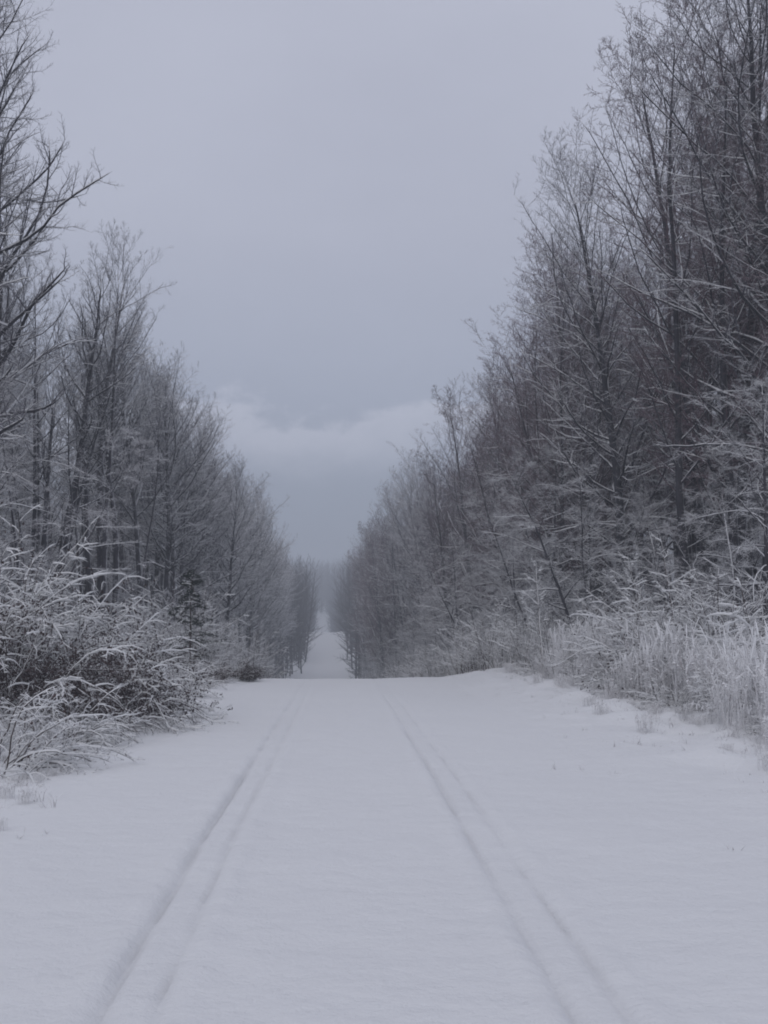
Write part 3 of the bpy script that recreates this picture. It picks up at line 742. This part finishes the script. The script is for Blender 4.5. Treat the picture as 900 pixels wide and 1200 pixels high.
for y in np.arange(11.5, 44, 0.36):
    for k in range(3):
        if y > 30 and k == 2: continue
        yy = y + rg.uniform(-0.25, 0.25)
        x = (5.35 + 0.15 * math.sin(yy * 0.9)) + k * 0.52 + rg.uniform(-0.22, 0.22)
        if vnoise(x, yy, 0.9, 95) < (-0.05 if k == 0 else -0.26): continue
        px = VPX + x / yy * F
        if px > 960: continue
        sc = rg.uniform(0.6, 1.1) * (0.72 if k == 0 else 1.0) * np.interp(yy, [12, 26, 44], [1, 0.95, 0.7])
        w = WEED[3] if k == 0 and rg.rand() < 0.5 else WEED[rg.randint(3)]
        zone = 'nearest the camera' if yy < 19 else ('below the saplings' if yy < 28 else 'thinning out toward the crest')
        place(w, 'weed_clump', 'clump of tall frosted weeds on the right verge ' + zone, 'weeds', x, yy, rg.rand() * 6.28, sc,
              'frosted weeds ' + zone); nw += 1
for y in np.arange(21.5, 42, 1.25):
    yy = y + rg.uniform(-0.5, 0.5); x = rg.uniform(5.5, 6.6)
    place(B_THIN, 'snowy_bush', 'fine frosted shrub in the pale band between the right verge and the wood', 'bush', x, yy, rg.rand() * 6.28,
          rg.uniform(0.55, 0.95), 'frosted shrubs in the band along the right verge')
for i_ in range(16):
    yy = 13 + i_ * 1.45 + rg.uniform(-0.4, 0.4); x = 5.5 + rg.uniform(-0.2, 1.0)
    if VPX + x / yy * F > 950: continue
    place(B_LOW if i_ % 3 else B_ARCH, 'snowy_bush', 'small snow-laden shrub growing among the frosted weeds on the right verge', 'bush', x, yy, rg.rand() * 6.28,
          rg.uniform(0.5, 0.85) if i_ % 3 else 0.45, 'small shrubs among the frosted weeds')
print('weeds', nw)

rg = np.random.RandomState(85); ntu = 0
for y in np.arange(8.5, 33, 0.22):
    side = 1 if rg.rand() < 0.62 else -1
    yy = y + rg.uniform(-0.1, 0.1)
    x = (5.35 - abs(rg.normal(0, 0.6))) if side > 0 else -(3.55 + 0.25 * sst(10, 16, yy) + rg.uniform(-0.35, 0.35) - 0.9 * (1 - sst(8, 15, yy)))
    px = VPX + x / yy * F
    if px > 940 or px < -30: continue
    if rg.rand() < 0.35: continue
    sc = rg.uniform(0.07, 0.24) * (1.2 if side > 0 else 1.0) * (1.5 if rg.rand() < 0.15 else 1)
    sdn = 'right' if side > 0 else 'left'
    place(WEED[3] if rg.rand() < 0.6 else WEED[1], 'grass_tussock', 'small frosted grass tussock poking through the snow of the %s verge' % sdn, 'grass', x, yy, rg.rand() * 6.28,
          sc * 1.3, 'frosted tussocks on the %s verge' % sdn, sc); ntu += 1
print('tussocks', ntu)

# ------------------------------------------------------------------ grass tufts poking out of the snow along the verges
rg = np.random.RandomState(91); a = Acc()
S, D, L = [], [], []
def tuft(x, y, n, h, sp):
    for _ in range(n):
        xx = x + rg.normal(0, sp); yy = y + rg.normal(0, sp)
        S.append((xx, yy, 0)); D.append((rg.normal(0, .5), rg.normal(0, .5), 1)); L.append(h * rg.uniform(0.4, 1.2))
for _ in range(2300):
    y = rg.uniform(7, 42); side = rg.rand() < 0.5
    if side: x = 5.3 - rg.gamma(1.3, 0.42)
    else: x = -(3.15 + 0.35 * sst(12, 18, y) - rg.gamma(1.3, 0.16)) - 0.5 * (rg.rand() < 0.6) * rg.rand()
    if vnoise(x, y, 1.3, 61) < -0.08: continue
    near = (5.4 - x) if side else 0.3
    tuft(x, y, rg.randint(3, 9), rg.uniform(0.04, 0.13) * (1.5 if rg.rand() < 0.15 else 1) * (1.2 if near < 0.4 else 0.8), 0.03)
for _ in range(500):      # thicker growth right under the bushes on the left
    y = rg.uniform(9, 30); x = -3.5 - rg.gamma(2.0, 0.35)
    tuft(x, y, rg.randint(4, 10), rg.uniform(0.12, 0.32), 0.06)
for px, py in ((70, 965), (38, 970), (865, 915), (872, 900), (850, 905), (408, 942), (662, 862), (795, 850)):
    y = F * EYE / (py - HY); tuft(X_(px, y), y, 5 if px != 408 else 2, 0.10 if px != 408 else 0.03, 0.03)
for _ in range(150):
    x = rg.uniform(-4.2, 5.2); y = rg.uniform(30, 38)
    if -2.2 < x < 2.6: continue
    tuft(x, y, rg.randint(3, 8), rg.uniform(0.05, 0.2), 0.05)
S = np.array(S, float); S[:, 2] = base_h(S[:, 0], S[:, 1]) - 0.01
P = grow(rg, S, np.array(D, float), np.array(L), 3, -0.5, 0.1)
a.tube(P, np.full((len(P), 3), 0.0034) * np.array([1, .8, .4]), 3)
ob('verge_grass', a.mesh('verge_grass', M_WEED), None, kind='stuff', label='short frosted grass blades poking through the snow along both verges', category='grass')

# ------------------------------------------------------------------ haze
def box(name, a, b):
    x0, y0, z0 = a; x1, y1, z1 = b
    V = np.array([(x, y, z) for z in (z0, z1) for y in (y0, y1) for x in (x0, x1)])
    Fc = np.array([(0, 2, 3, 1), (4, 5, 7, 6), (0, 1, 5, 4), (2, 6, 7, 3), (0, 4, 6, 2), (1, 3, 7, 5)])
    m = bpy.data.materials.new('haze'); m.use_nodes = True; t = m.node_tree; t.nodes.clear()
    o = N(t, 'ShaderNodeOutputMaterial'); v = N(t, 'ShaderNodeVolumePrincipled')
    v.inputs['Color'].default_value = (0.90, 0.95, 1.0, 1); v.inputs['Density'].default_value = HAZE
    v.inputs['Anisotropy'].default_value = 0.0
    t.links.new(v.outputs[0], o.inputs['Volume'])
    return ob(name, mesh_np(name, V, Fc, m), None, kind='stuff')
HAZE = 0.0020
box('haze', (-950, -250, -17), (950, 1550, 62))
print('script', round(time.time() - T0, 1), 'objects', len(bpy.data.objects), 'tris', sum(len(m.polygons) for m in bpy.data.meshes))
